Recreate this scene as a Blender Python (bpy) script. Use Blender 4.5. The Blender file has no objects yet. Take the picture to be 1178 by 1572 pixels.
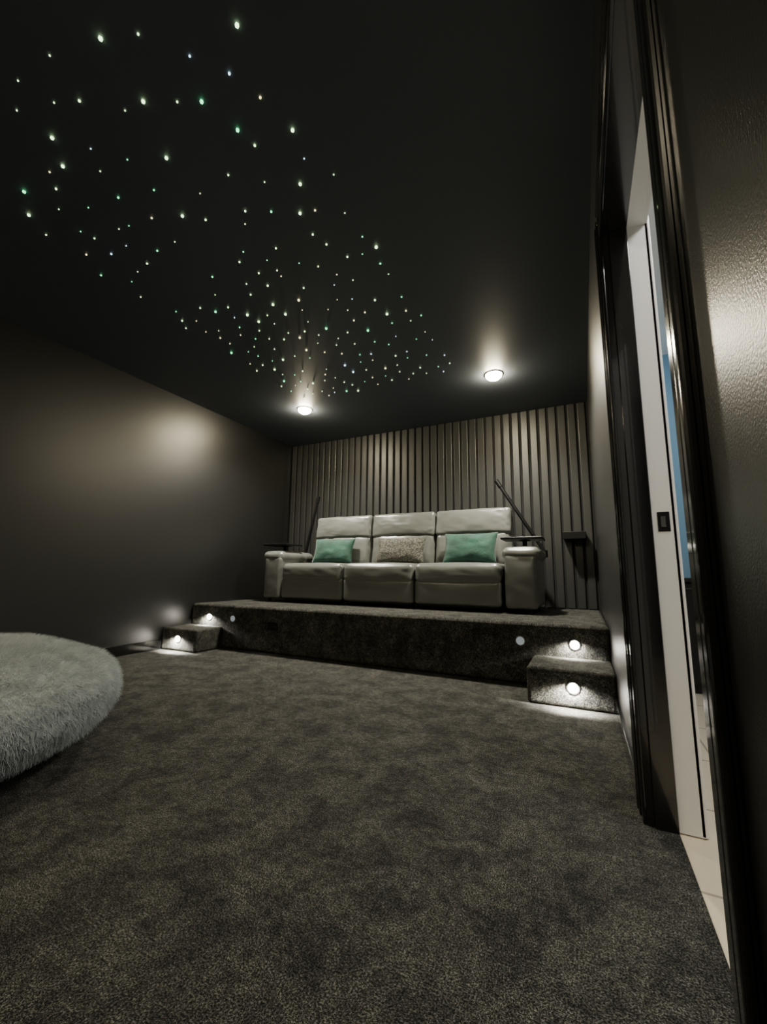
import bpy, bmesh, math, random
from mathutils import Vector, Matrix, noise
random.seed(7)
SC=bpy.context.scene
COL=SC.collection

# ------------------------------------------------------------------ materials
def mat(name, col, rough=.5, metal=0., spec=.5, bump=None, var=None, sheen=0., emis=None, coat=0., coatr=.03):
    m=bpy.data.materials.new(name); m.use_nodes=True
    nt=m.node_tree; b=nt.nodes["Principled BSDF"]
    b.inputs["Base Color"].default_value=(*col,1); b.inputs["Roughness"].default_value=rough
    b.inputs["Metallic"].default_value=metal; b.inputs["Specular IOR Level"].default_value=spec
    b.inputs["Coat Weight"].default_value=coat; b.inputs["Coat Roughness"].default_value=coatr
    if sheen: b.inputs["Sheen Weight"].default_value=sheen
    if emis:
        b.inputs["Emission Color"].default_value=(*emis[0],1); b.inputs["Emission Strength"].default_value=emis[1]
    tc=nt.nodes.new("ShaderNodeTexCoord")
    if var:   # (scale, colour2, lo, hi)
        n=nt.nodes.new("ShaderNodeTexNoise"); n.inputs["Scale"].default_value=var[0]; n.inputs["Detail"].default_value=4
        nt.links.new(tc.outputs["Object"],n.inputs["Vector"])
        r=nt.nodes.new("ShaderNodeValToRGB"); r.color_ramp.elements[0].position=var[2]; r.color_ramp.elements[1].position=var[3]
        r.color_ramp.elements[0].color=(*col,1); r.color_ramp.elements[1].color=(*var[1],1)
        nt.links.new(n.outputs["Fac"],r.inputs["Fac"]); nt.links.new(r.outputs["Color"],b.inputs["Base Color"])
    if bump:  # (scale,strength,distance)
        n=nt.nodes.new("ShaderNodeTexNoise"); n.inputs["Scale"].default_value=bump[0]; n.inputs["Detail"].default_value=3
        nt.links.new(tc.outputs["Object"],n.inputs["Vector"])
        bp=nt.nodes.new("ShaderNodeBump"); bp.inputs["Strength"].default_value=bump[1]; bp.inputs["Distance"].default_value=bump[2]
        nt.links.new(n.outputs["Fac"],bp.inputs["Height"]); nt.links.new(bp.outputs["Normal"],b.inputs["Normal"])
        if coat: nt.links.new(bp.outputs["Normal"],b.inputs["Coat Normal"])
    return m

def emat(name,col,s,sample=True):
    m=bpy.data.materials.new(name); m.use_nodes=True; nt=m.node_tree; nt.nodes.clear()
    e=nt.nodes.new("ShaderNodeEmission"); e.inputs[0].default_value=(*col,1); e.inputs[1].default_value=s
    o=nt.nodes.new("ShaderNodeOutputMaterial"); nt.links.new(e.outputs[0],o.inputs[0])
    if not sample: m.cycles.emission_sampling='NONE'
    return m

def carpet_mat():
    m=bpy.data.materials.new("charcoal_carpet"); m.use_nodes=True; nt=m.node_tree; b=nt.nodes["Principled BSDF"]
    b.inputs["Roughness"].default_value=.95; b.inputs["Specular IOR Level"].default_value=.1
    tc=nt.nodes.new("ShaderNodeTexCoord")
    def noi(s,d,rg=.6,dist=0):
        n=nt.nodes.new("ShaderNodeTexNoise"); n.inputs["Scale"].default_value=s; n.inputs["Detail"].default_value=d
        n.inputs["Roughness"].default_value=rg; n.inputs["Distortion"].default_value=dist
        nt.links.new(tc.outputs["Object"],n.inputs["Vector"]); return n
    def ramp(src,lo,hi,c0,c1):
        r=nt.nodes.new("ShaderNodeValToRGB"); r.color_ramp.elements[0].position=lo; r.color_ramp.elements[1].position=hi
        r.color_ramp.elements[0].color=(*c0,1); r.color_ramp.elements[1].color=(*c1,1)
        nt.links.new(src.outputs["Fac"],r.inputs["Fac"]); return r
    def mul(a,b2):
        mx=nt.nodes.new("ShaderNodeMix"); mx.data_type='RGBA'; mx.blend_type='MULTIPLY'; mx.inputs["Factor"].default_value=1
        nt.links.new(a,mx.inputs["A"]); nt.links.new(b2,mx.inputs["B"]); return mx.outputs["Result"]
    fine=noi(250,4,.95); mid=noi(42,3,.8); patch=noi(7,9,.75,.4)
    r1=ramp(fine,.48,.66,(.0075,.0075,.0072),(.27,.268,.24))
    rm=ramp(mid,.38,.62,(.62,.62,.62),(1.3,1.3,1.28))
    r2=ramp(patch,.40,.60,(.55,.55,.56),(1.3,1.3,1.25))
    c=mul(mul(r1.outputs["Color"],rm.outputs["Color"]),r2.outputs["Color"])
    nt.links.new(c,b.inputs["Base Color"])
    bp=nt.nodes.new("ShaderNodeBump"); bp.inputs["Strength"].default_value=.6; bp.inputs["Distance"].default_value=.005
    nt.links.new(fine.outputs["Fac"],bp.inputs["Height"]); nt.links.new(bp.outputs["Normal"],b.inputs["Normal"])
    return m

def tile_mat():
    m=bpy.data.materials.new("cream_tile"); m.use_nodes=True; nt=m.node_tree; b=nt.nodes["Principled BSDF"]
    b.inputs["Roughness"].default_value=.25
    tc=nt.nodes.new("ShaderNodeTexCoord"); br=nt.nodes.new("ShaderNodeTexBrick")
    br.offset=0; br.inputs["Scale"].default_value=1; br.inputs["Brick Width"].default_value=.45; br.inputs["Row Height"].default_value=.45
    br.inputs["Mortar Size"].default_value=.005
    br.inputs["Color1"].default_value=(.70,.60,.45,1); br.inputs["Color2"].default_value=(.66,.57,.43,1); br.inputs["Mortar"].default_value=(.38,.33,.25,1)
    nt.links.new(tc.outputs["Object"],br.inputs["Vector"]); nt.links.new(br.outputs["Color"],b.inputs["Base Color"])
    return m

M_wall=mat("black_wall_paint",(.008,.0082,.0078),.37,bump=(320,.22,.002),spec=.75,coat=.5,coatr=.37)
M_ceil=mat("black_ceiling_paint",(.074,.086,.104),.5,bump=(90,.05,.002),spec=.5)
M_slat=mat("slat_charcoal",(.031,.0318,.030),.40,bump=(60,.1,.002),spec=.6)
M_slatback=mat("slat_gap_black",(.005,.005,.005),.8)
M_gloss=mat("black_gloss_trim",(.006,.006,.006),.15,coat=.4)
M_carpet=carpet_mat(); M_tile=tile_mat()
M_white=mat("white_gloss_paint",(.82,.82,.80),.3)
M_hall=mat("hall_end_blue",(.17,.30,.40),.6)  # even blue colour for the hall end wall
M_leather=mat("grey_leather",(.138,.145,.131),.32,bump=(260,.12,.001),var=(4,(.118,.124,.112),.4,.7),spec=.8)
M_seam=mat("dark_seam",(.02,.02,.019),.6)
M_black=mat("black_plastic",(.005,.005,.005),.4,spec=.3)
M_chrome=mat("brushed_metal",(.55,.55,.53),.25,metal=1)
M_teal=mat("teal_velvet",(.004,.043,.027),.75,sheen=.25,bump=(35,.35,.01),var=(9,(.009,.082,.052),.35,.65))
M_step=emat("step_led",(1,.94,.82),60)
M_stepoff=mat("frosted_lens",(.45,.5,.5),.3,emis=((.8,.9,1),.2))
M_down=emat("downlight_led",(1,.87,.60),420)
M_star=[emat("star_a",(.70,1,.50),5,False),emat("star_b",(.65,.90,1),4,False),emat("star_c",(.20,1,.42),4,False),emat("star_d",(1,.88,.45),3,False)]

def pattern_mat():
    m=bpy.data.materials.new("beige_pattern_fabric"); m.use_nodes=True; nt=m.node_tree; b=nt.nodes["Principled BSDF"]
    b.inputs["Roughness"].default_value=.8
    tc=nt.nodes.new("ShaderNodeTexCoord"); v=nt.nodes.new("ShaderNodeTexVoronoi"); v.inputs["Scale"].default_value=70
    nt.links.new(tc.outputs["Object"],v.inputs["Vector"])
    r=nt.nodes.new("ShaderNodeValToRGB"); r.color_ramp.elements[0].position=.25; r.color_ramp.elements[1].position=.6
    r.color_ramp.elements[0].color=(.17,.165,.13,1); r.color_ramp.elements[1].color=(.04,.038,.03,1)
    nt.links.new(v.outputs["Distance"],r.inputs["Fac"]); nt.links.new(r.outputs["Color"],b.inputs["Base Color"])
    return m
M_pattern=pattern_mat()

# ------------------------------------------------------------------ helpers
def finish(bm,name,mats,parent=None,smooth=False,loc=None):
    bmesh.ops.recalc_face_normals(bm,faces=bm.faces)
    me=bpy.data.meshes.new(name); bm.to_mesh(me); bm.free()
    for m in (mats if isinstance(mats,(list,tuple)) else [mats]): me.materials.append(m)
    if smooth:
        for f in me.polygons: f.use_smooth=True
    o=bpy.data.objects.new(name,me); COL.objects.link(o)
    if parent: o.parent=parent
    if loc: o.location=loc
    return o
def empty(name,loc=(0,0,0)):
    o=bpy.data.objects.new(name,None); COL.objects.link(o); o.location=loc; o.empty_display_size=.1; return o
def addbox(bm,a,b,mi=0,bev=0,seg=2):
    g=bmesh.ops.create_cube(bm,size=1)
    c=[(a[i]+b[i])/2 for i in range(3)]; s=[b[i]-a[i] for i in range(3)]
    for v in g['verts']:
        v.co=Vector((c[0]+v.co.x*s[0],c[1]+v.co.y*s[1],c[2]+v.co.z*s[2]))
    fs=set(f for v in g['verts'] for f in v.link_faces)
    for f in fs: f.material_index=mi
    if bev:
        es=list(set(e for v in g['verts'] for e in v.link_edges))
        r=bmesh.ops.bevel(bm,geom=es,offset=bev,segments=seg,profile=.5,affect='EDGES')
        for f in r['faces']: f.material_index=mi
def box(name,a,b,m,parent=None,bev=0,seg=2):
    bm=bmesh.new(); addbox(bm,a,b,0,bev,seg); return finish(bm,name,m,parent,smooth=False)
def softbox(name,a,b,m,parent,r=.04,puff=(0,0,0),n=22,tilt=0,wr=0,seed=0,fine=0):
    """rounded, padded cushion block; tilt = rotation about X around its lower edge"""
    bm=bmesh.new(); bmesh.ops.create_cube(bm,size=2)
    bmesh.ops.subdivide_edges(bm,edges=bm.edges[:],cuts=n,use_grid_fill=True)
    c=Vector([(a[i]+b[i])/2 for i in range(3)]); h=[abs(b[i]-a[i])/2 for i in range(3)]
    for v in bm.verts:
        u=[math.sin(math.pi/2*max(-1,min(1,x))) for x in v.co]
        p=[u[i]*h[i] for i in range(3)]
        q=[max(-(h[i]-r),min(h[i]-r,p[i])) for i in range(3)]
        d=Vector(p)-Vector(q)
        if d.length>1e-9: p=list(Vector(q)+d.normalized()*r)
        for i in range(3):
            j,k=(i+1)%3,(i+2)%3
            if puff[i]: p[i]+=puff[i]*math.copysign(abs(u[i])**4,u[i])*(1-u[j]**2)*(1-u[k]**2)
        P=Vector(p)
        if wr: P+=P.normalized()*wr*noise.noise(Vector((P.x*9+seed,P.y*9,P.z*14)))
        if fine: P.y+=fine*noise.noise(Vector((P.x*30+seed*3,0,P.z*16+5*noise.noise(Vector((P.x*6,seed,P.z*6))))))
        if tilt:
            P.z+=h[2]; P=Matrix.Rotation(tilt,3,'X')@P; P.z-=h[2]
        v.co=P+c
    return finish(bm,name,m,parent,smooth=True)
def cyl(bm,p0,p1,r,seg=16,mi=0,r2=None):
    p0=Vector(p0);p1=Vector(p1);d=p1-p0
    M=Matrix.Translation((p0+p1)/2)@d.to_track_quat('Z','Y').to_matrix().to_4x4()
    g=bmesh.ops.create_cone(bm,cap_ends=True,segments=seg,radius1=r,radius2=r if r2 is None else r2,depth=d.length,matrix=M)
    for f in set(f for v in g['verts'] for f in v.link_faces): f.material_index=mi
def light(kind,name,loc,energy,col,parent=None,rot=None,**k):
    l=bpy.data.lights.new(name,kind); l.energy=energy; l.color=col
    for a,b in k.items(): setattr(l,a,b)
    o=bpy.data.objects.new(name,l); COL.objects.link(o); o.location=loc
    if rot is not None: o.rotation_euler=rot
    if parent: o.parent=parent
    return o

# ------------------------------------------------------------------ room dimensions
XL,XR=-3.78,.134; YB,YF=4.68,-1.6; ZC=2.6; YP,ZP=3.13,.423
WT=.135; DY0,DY1,DH=.65,1.60,2.03      # door opening
box("floor",(XL-.1,YF-.1,-.12),(XR+.080,YB+.1,0),M_carpet)
box("hallway_floor",(XR+.0805,YF,-.12),(1.9,4.6,-.004),M_tile)
box("ceiling",(XL-.1,YF-.1,ZC),(XR+.07,YB+.1,ZC+.1),M_ceil)
box("wall_left",(XL-.12,YF-.1,0),(XL,YB+.1,ZC),M_wall)
box("wall_front",(XL,YF-.12,0),(XR,YF,ZC),M_wall)
# back wall with vertical slats
bm=bmesh.new(); addbox(bm,(XL,YB,0),(XR,YB+.12,ZC),1)
x=XL+.01
while x<XR-.03:
    addbox(bm,(x,YB-.020,ZP),(min(x+.076,XR-.002),YB+.001,ZC-.001),0,.008,2); x+=.0975
finish(bm,"wall_back",[M_slat,M_slatback])
# right wall with doorway
bm=bmesh.new()
for a,b in (((XR,YF-.1,0),(XR+WT,DY0-.02,ZC)),((XR,DY1+.02,0),(XR+WT,YB+.1,ZC)),((XR,DY0-.02,DH+.02),(XR+WT,DY1+.02,ZC))):
    addbox(bm,a,b,0)
for f in bm.faces:
    f.normal_update()
    if f.normal.x>.9: f.material_index=1
finish(bm,"wall_right",[M_wall,M_white])
# hallway shell
bm=bmesh.new(); addbox(bm,(1.8,YF,0),(1.9,4.6,ZC),0); finish(bm,"wall_hallway",M_white)
box("wall_hallway_end",(XR+WT,3.9,0),(1.8,4.0,ZC),M_hall)
box("ceiling_hallway",(XR+.071,YF,ZC),(1.9,4.6,ZC+.1),M_white)
# dark low cabinet seen at the end of the hall
cab=empty("hall_cabinet")
box("carcass",(.45,3.45,0.0),(1.3,3.88,.72),M_black,cab,.01)
box("top",(.43,3.43,.72),(1.32,3.89,.75),M_black,cab,.005)
for i in range(2): box("door_panel",(.47+i*.42,3.435,.06),(.86+i*.42,3.45,.68),M_black,cab,.004)

# door frame : black room side, white hall side
door=empty("door_1")
def prof_arch(name,y0,y1,z0,z1,vertical=True,inner=+1):
    bm=bmesh.new(); t=.018
    if vertical:
        addbox(bm,(XR-t*.6,y0,z0),(XR,y1,z1),0,.003)
        w=y1-y0
        ys=(y0 if inner<0 else y1-w*.28, y0+w*.28 if inner<0 else y1)
        addbox(bm,(XR-t,ys[0],z0),(XR,ys[1],z1),0,.006,3)
        ym=y0+w*.5; addbox(bm,(XR-t*.85,ym-.008,z0),(XR,ym+.012,z1),0,.004,3)
    else:
        addbox(bm,(XR-t*.6,y0,z0),(XR,y1,z1),0,.003)
        w=z1-z0; addbox(bm,(XR-t,y0,z1-w*.28),(XR,y1,z1),0,.006,3)
        addbox(bm,(XR-t*.85,y0,z0+w*.45),(XR,y1,z0+w*.6),0,.004,3)
    return finish(bm,name,M_gloss,door)
prof_arch("architrave_latch_side",DY1,DY1+.115,0,DH+.115,True,+1)
prof_arch("architrave_hinge_side",DY0-.085,DY0,0,DH+.115,True,-1)
prof_arch("architrave_head",DY0,DY1,DH,DH+.115,False)
xs=XR+.080
for nm,a,b in (("jamb_far",(DY1,0),(DY1+.02,DH)),("jamb_near",(DY0-.02,0),(DY0,DH))):
    box(nm+"_black",(XR,a[0],0),(xs,b[0],DH+.02),M_gloss,door)
    box(nm+"_white",(xs,a[0],0),(XR+WT+.01,b[0],DH+.02),M_white,door)
box("jamb_head_black",(XR,DY0,DH),(xs,DY1,DH+.02),M_gloss,door)
box("jamb_head_white",(xs,DY0,DH),(XR+WT+.01,DY1,DH+.02),M_white,door)
box("door_stop_far",(XR+.02,DY1-.013,0),(xs,DY1,DH),M_gloss,door,.002)
box("door_stop_near",(XR+.02,DY0,0),(xs,DY0+.013,DH),M_gloss,door,.002)
bm=bmesh.new(); addbox(bm,(xs+.016,DY1-.002,.90),(xs+.05,DY1+.001,.965),0,.001); addbox(bm,(xs+.025,DY1-.003,.915),(xs+.038,DY1,.95),1)
finish(bm,"strike_plate",[M_black,M_chrome],door)
box("architrave_hall_far",(XR+WT,DY1,0),(XR+WT+.018,DY1+.07,DH+.07),M_white,door,.003)
box("architrave_hall_near",(XR+WT,DY0-.07,0),(XR+WT+.018,DY0,DH+.07),M_white,door,.003)

# skirting
def skirt(name,a,b): return box(name,a,b,M_gloss,None,.004)
skirt("baseboard_left",(XL,YF,0),(XL+.016,YP-.34,.095))
skirt("baseboard_right",(XR-.016,DY1+.115,0),(XR,YP-.425,.095))
skirt("baseboard_right_front",(XR-.016,YF,0),(XR,DY0-.086,.095))
skirt("baseboard_front",(XL+.016,YF,0),(XR-.016,YF+.016,.095))

# ------------------------------------------------------------------ platform and steps (carpeted)
def rounded(name,a,b,r=.03):
    return box(name,a,b,M_carpet,None,r,4)
rounded("carpeted_platform",(XL+.001,YP,0),(XR-.001,YB-.03,ZP))
rounded("carpeted_step",(XL+.001,YP-.33,0),(-3.30,YP-.0005,ZP/2),.022)
rounded("carpeted_step",(-.345,YP-.42,0),(XR-.001,YP-.0005,ZP/2),.022)

# ------------------------------------------------------------------ step lights
def step_light(x,y,z,on=True,power=1.6):
    bm=bmesh.new()
    cyl(bm,(0,-.006,0),(0,-.0005,0),.036,28,0)
    cyl(bm,(0,-.009,0),(0,-.004,0),.028,28,1)
    o=finish(bm,"step_light",[M_chrome,M_step if on else M_stepoff],loc=(x,y,z))
    if on:
        light('SPOT',"step_beam",(0,-.02,0),power,(1,.94,.84),o,(math.radians(30),0,0),spot_size=math.radians(165),spot_blend=.4,shadow_soft_size=.02)
    return o
zs=.295
step_light(-3.51,YP,zs,True,34); step_light(-3.18,YP,zs,False)
step_light(-.43,YP,zs,False); step_light(-.08,YP,zs,True,26)
step_light(-3.54,YP-.33,.115,True,55); step_light(-.09,YP-.42,.115,True,55)
# power outlet on the riser
out=empty("power_outlet")
bm=bmesh.new(); addbox(bm,(-2.73,YP-.008,.215),(-2.61,YP-.0005,.29),0,.003)
for dx in (-2.70,-2.64):
    for k in (-.008,.008): addbox(bm,(dx+k-.002,YP-.0095,.245),(dx+k+.002,YP-.007,.257),1)
finish(bm,"outlet_plate",[M_black,M_chrome],out)

# ------------------------------------------------------------------ downlights
def downlight(x,y,p):
    bm=bmesh.new()
    cyl(bm,(0,0,-.008),(0,0,-.0005),.084,36,0)
    g=bmesh.ops.create_uvsphere(bm,u_segments=28,v_segments=14,radius=.074)  # oversized dome lens, shaped so its glow spreads across the ceiling
    for v in g['verts']:
        v.co.z=v.co.z*.68-.006
    for f in set(f for v in g['verts'] for f in v.link_faces): f.material_index=1
    bmesh.ops.delete(bm,geom=[v for v in g['verts'] if v.co.z>-.0055],context='VERTS')
    o=finish(bm,"ceiling_downlight",[M_black,M_down],loc=(x,y,ZC))
    light('SPOT',"down_beam",(0,0,-.07),p,(1,.95,.83),o,(0,0,0),spot_size=math.radians(146),spot_blend=1,shadow_soft_size=.05)
downlight(-2.76,3.59,285); downlight(-.65,3.65,285)
downlight(-2.76,-.7,10); downlight(-.65,-.7,3)  # unseen pair behind the camera, added as weak fill for the foreground

# ------------------------------------------------------------------ star ceiling
S="-1.42,.61;-1.29,.66;-.96,.79;-1.64,.56;-1.18,.78;-1.09,.88;-1.84,.55;-1.80,.65;-1.70,.69;-1.97,.60;-1.47,.80;-1.35,.86;-1.26,.90;-1.04,.99;-1.57,.79;-1.21,1.04;-1.00,1.14;-1.19,1.12;-1.96,.72;-2.06,.81;-1.86,.82;-1.76,.92;-1.59,.99;-1.03,1.26;-1.40,1.17;-2.15,.80;-1.93,.90;-1.27,1.27;-.95,1.38;-2.38,.80;-2.22,.86;-1.79,1.07;-1.60,1.18;-1.99,1.02;-1.12,1.35;-2.52,.88;-2.34,.93;-2.19,.99;-1.47,1.35;-1.35,1.41;-1.22,1.48;-1.14,1.50;-1.01,1.58;-1.79,1.23;-1.95,1.17;-1.70,1.30;-2.59,.99;-2.39,1.06;-2.18,1.14;-2.11,1.15;-1.24,1.62;-1.53,1.41;-1.00,1.75;-2.37,1.12;-1.98,1.33;-2.54,1.17;-2.26,1.23;-2.13,1.33;-1.68,1.55;-1.49,1.61;-2.40,1.23;-2.40,1.39;-2.52,1.43;-2.64,1.31;-2.28,1.37;-1.76,1.60;-1.60,1.66;-1.60,1.75;-1.06,1.86;-1.21,1.71;-1.15,1.84;-1.44,1.76;-1.35,1.83;-1.35,2.01;-2.01,1.62;-2.13,1.75;-1.86,1.76;-1.91,1.85;-1.72,1.72;-1.61,1.80;-2.61,1.55;-2.53,1.76;-2.64,1.93;-2.49,1.90;-2.27,1.88;-2.54,2.03;-2.20,1.99;-1.41,2.14;-1.74,2.26;-.95,2.54;-.99,2.07;-.98,2.87;-.96,3.28;-1.21,3.37;-1.72,3.38;-2.03,3.09;-2.31,3.28"
pts=[tuple(float(v) for v in s.split(",")) for s in S.split(";")]
big={0,2,10,12,15,16,18,19,29,43,35,22,34,84,40}
allp=[(p,(.0078 if i in big else random.choice([.003,.004,.005])),(2 if i in (12,15,29,84,89) else (0 if i in big else None))) for i,p in enumerate(pts)]
tries=0
while len(allp)<212 and tries<20000:
    tries+=1
    q=(random.uniform(-2.62,-.95),random.uniform(1.8,3.42))
    if all((q[0]-p[0][0])**2+(q[1]-p[0][1])**2>.0085 for p in allp):
        allp.append((q,random.choice([.0035,.0045,.005,.006,.009]),None))
bm=bmesh.new()
for (x,y),r,c in allp:
    g=bmesh.ops.create_icosphere(bm,subdivisions=1,radius=r,matrix=Matrix.Translation((x,y,ZC-r*.6)))
    mi=c if c is not None else random.choice([0,0,0,0,0,1,2,2,3,3])
    for f in set(f for v in g['verts'] for f in v.link_faces): f.material_index=mi
finish(bm,"star_ceiling_lights",M_star)

# ------------------------------------------------------------------ sofa
sofa=empty("recliner_sofa")
SF=3.70
ex=[-3.09,-2.275,-1.475,-.65]
bx=[-2.97,-2.185,-1.415,-.615]
for i in range(3):
    a,b=ex[i]+.007,ex[i+1]-.007
    softbox("seat_cushion_%d"%(i+1),(a,SF,.66),(b,4.24,.86),M_leather,sofa,.055,(0,.012,.012),wr=.004,seed=i*5,fine=.004)
    softbox("footrest_panel_%d"%(i+1),(a,SF+.012,.475),(b,SF+.12,.70),M_leather,sofa,.03,(0,.012,0),wr=.003,seed=i*7+2)
    box("seat_base_%d"%(i+1),(a+.03,SF+.06,.455),(b-.03,4.40,.66),M_seam,sofa,.01)
    a,b=bx[i]+.008,bx[i+1]-.008
    softbox("back_lower_%d"%(i+1),(a,4.13,.82),(b,4.34,1.20),M_leather,sofa,.06,(0,.03,.0),tilt=math.radians(-8),wr=.006,seed=i*3,fine=.006)
    softbox("headrest_%d"%(i+1),(a,4.16,1.155),(b,4.34,1.43),M_leather,sofa,.035,(0,.025,.004),n=30,tilt=math.radians(-9),wr=.006,seed=i*9+4,fine=.006)
    softbox("back_shell_%d"%(i+1),(a+.01,4.33,.50),(b-.01,4.47,1.36),M_leather,sofa,.04,(0,.01,0))
for sx,nm in ((-1,"left"),(1,"right")):
    x0,x1=((-3.37,-3.10) if sx<0 else (-.645,-.345))
    softbox("arm_%s"%nm,(x0+.02,SF+.02,.465),(x1-.01,4.42,.94),M_leather,sofa,.035,(.01,.01,0),wr=.003)
    softbox("arm_pad_%s"%nm,((x0-.02 if sx<0 else x0),SF+.03,.885),((x1 if sx<0 else x1+.02),4.36,1.00),M_leather,sofa,.05,(.01,.015,.015),wr=.005,seed=11)
    # swivel tray table
    xc=(x0+x1)/2+(.02 if sx>0 else -.03)
    bm=bmesh.new(); cyl(bm,(xc,3.98,.99),(xc,3.98,1.07),.02,16,0); cyl(bm,(xc,3.98,1.065),(xc,3.98,1.073),.05,24,0)
    addbox(bm,(xc-.19,3.80,1.073),(xc+.17,4.10,1.095),0,.007,3)
    finish(bm,"tray_table_%s"%nm,M_black,sofa)
    # reading light rod
    if sx<0: p0,p1=(-3.23,4.34,.98),(-3.04,4.32,1.72)
    else: p0,p1=(-.33,4.34,.98),(-.77,4.32,1.73)
    bm=bmesh.new(); cyl(bm,p0,p1,.018,12)
    d=(Vector(p1)-Vector(p0)).normalized(); cyl(bm,Vector(p1)-d*.07,Vector(p1)+d*.015,.023,16)
    cyl(bm,(p0[0],p0[1],.93),(p0[0],p0[1],1.0),.025,16)
    finish(bm,"reading_light_%s"%nm,M_black,sofa,smooth=False)
bm=bmesh.new()
for x in (-3.3,-2.275,-1.475,-.42):
    for y in (SF+.09,4.35): cyl(bm,(x,y,ZP+.0005),(x,y,.475),.022,16)
finish(bm,"sofa_feet",M_black,sofa)

# ------------------------------------------------------------------ pillows
def pillow(x,y,z,w,h,t,m,rz=0,rx=-18):
    bm=bmesh.new(); bmesh.ops.create_cube(bm,size=2)
    bmesh.ops.subdivide_edges(bm,edges=bm.edges[:],cuts=20,use_grid_fill=True)
    for v in bm.verts:
        u,k,s=v.co.x,v.co.z,v.co.y
        e=max(0,(1-abs(u)**2.6))**.55*max(0,(1-abs(k)**2.6))**.55
        pin=1-.07*(1-abs(u)**2)*abs(k)**3; pin2=1-.07*(1-abs(k)**2)*abs(u)**3
        P=Vector((u*w/2*pin2,s*(t/2*e+.004),k*h/2*pin))
        P.y+=.010*noise.noise(Vector((u*2.5+x,k*2.5,s)))*e
        v.co=P
    o=finish(bm,"throw_pillow",m,smooth=True,loc=(x,y,z))
    o.rotation_euler=(math.radians(rx),0,math.radians(rz)); return o
pillow(-2.60,4.03,1.01,.52,.30,.13,M_teal,4)
pillow(-1.75,4.02,1.005,.56,.29,.12,M_pattern,0)
pillow(-1.00,4.02,1.015,.54,.32,.14,M_teal,-3)

# ------------------------------------------------------------------ small shelf box on slat wall
box("wall_shelf",(-.165,4.44,1.115),(.045,YB-.0205,1.19),M_black,None,.005)

# ------------------------------------------------------------------ furry bean bag
bc=Vector((-2.44,.62,0)); RX=.81; H=.44
bm=bmesh.new(); bmesh.ops.create_uvsphere(bm,u_segments=128,v_segments=64,radius=1)
for v in bm.verts:
    n=v.co.copy(); s=n.z
    rr=math.sqrt(max(0,1-s*s))
    a=math.atan2(n.y,n.x)
    R=RX*(rr**.62)
    z=H*.5*(1+math.copysign(abs(s)**.85,s))
    if s<0: R*=1-.04*abs(s)
    lump=1+.03*noise.noise(Vector((math.cos(a)*1.6,math.sin(a)*1.6,s*2)))+.014*noise.noise(n*6)+.006*noise.noise(n*16)
    v.co=Vector((R*math.cos(a)*lump,R*math.sin(a)*lump*.97,max(.010,z*(1+.05*noise.noise(n*2.2)+.02*noise.noise(n*9)))))
M_furbase=mat("grey_plush",(.40,.44,.44),.9,bump=(45,.9,.02),var=(10,(.25,.275,.275),.35,.65))
M_hair=mat("grey_plush_fibre",(.56,.61,.62),.8,var=(12,(.36,.40,.405),.35,.65))
bag=finish(bm,"fur_bean_bag",[M_furbase,M_hair],smooth=True,loc=bc)
md=bag.modifiers.new("fur",'PARTICLE_SYSTEM'); ps=bag.particle_systems[0].settings
ps.type='HAIR'; ps.count=90000; ps.hair_length=.009; ps.hair_step=2; ps.display_step=2; ps.render_step=2
ps.use_advanced_hair=True
ps.normal_factor=.0035; ps.factor_random=.003; ps.tangent_factor=.004; ps.root_radius=1.2; ps.tip_radius=.4; ps.radius_scale=.0012
ps.material=2

# ------------------------------------------------------------------ lights in the hall
light('AREA',"hall_ceiling_light",(.95,1.2,ZC-.03),28,(1,.98,.94),None,(0,0,0),size=.5)
light('AREA',"hall_daylight",(.95,3.0,2.3),5,(.6,.82,1),None,(math.radians(40),0,0),size=.6)

w=bpy.data.worlds.new("world"); SC.world=w; w.use_nodes=True
w.node_tree.nodes["Background"].inputs[0].default_value=(.05,.06,.08,1); w.node_tree.nodes["Background"].inputs[1].default_value=.1

# ------------------------------------------------------------------ camera
yaw,pit,rol,hc,f=.4524,.1504,.0112,.7522,627.6
F=Vector((-math.sin(yaw)*math.cos(pit),math.cos(yaw)*math.cos(pit),math.sin(pit)))
R=Vector((math.cos(yaw),math.sin(yaw),0)); U=R.cross(F)
R2=R*math.cos(rol)+U*math.sin(rol); U2=-R*math.sin(rol)+U*math.cos(rol)
cd=bpy.data.cameras.new("camera"); cam=bpy.data.objects.new("camera",cd); COL.objects.link(cam)
Mx=Matrix((R2,U2,-F)).transposed().to_4x4(); Mx.translation=Vector((0,0,hc)); cam.matrix_world=Mx
cd.sensor_fit='VERTICAL'; cd.sensor_height=36; cd.lens=36*f/1572; cd.clip_start=.01
SC.camera=cam
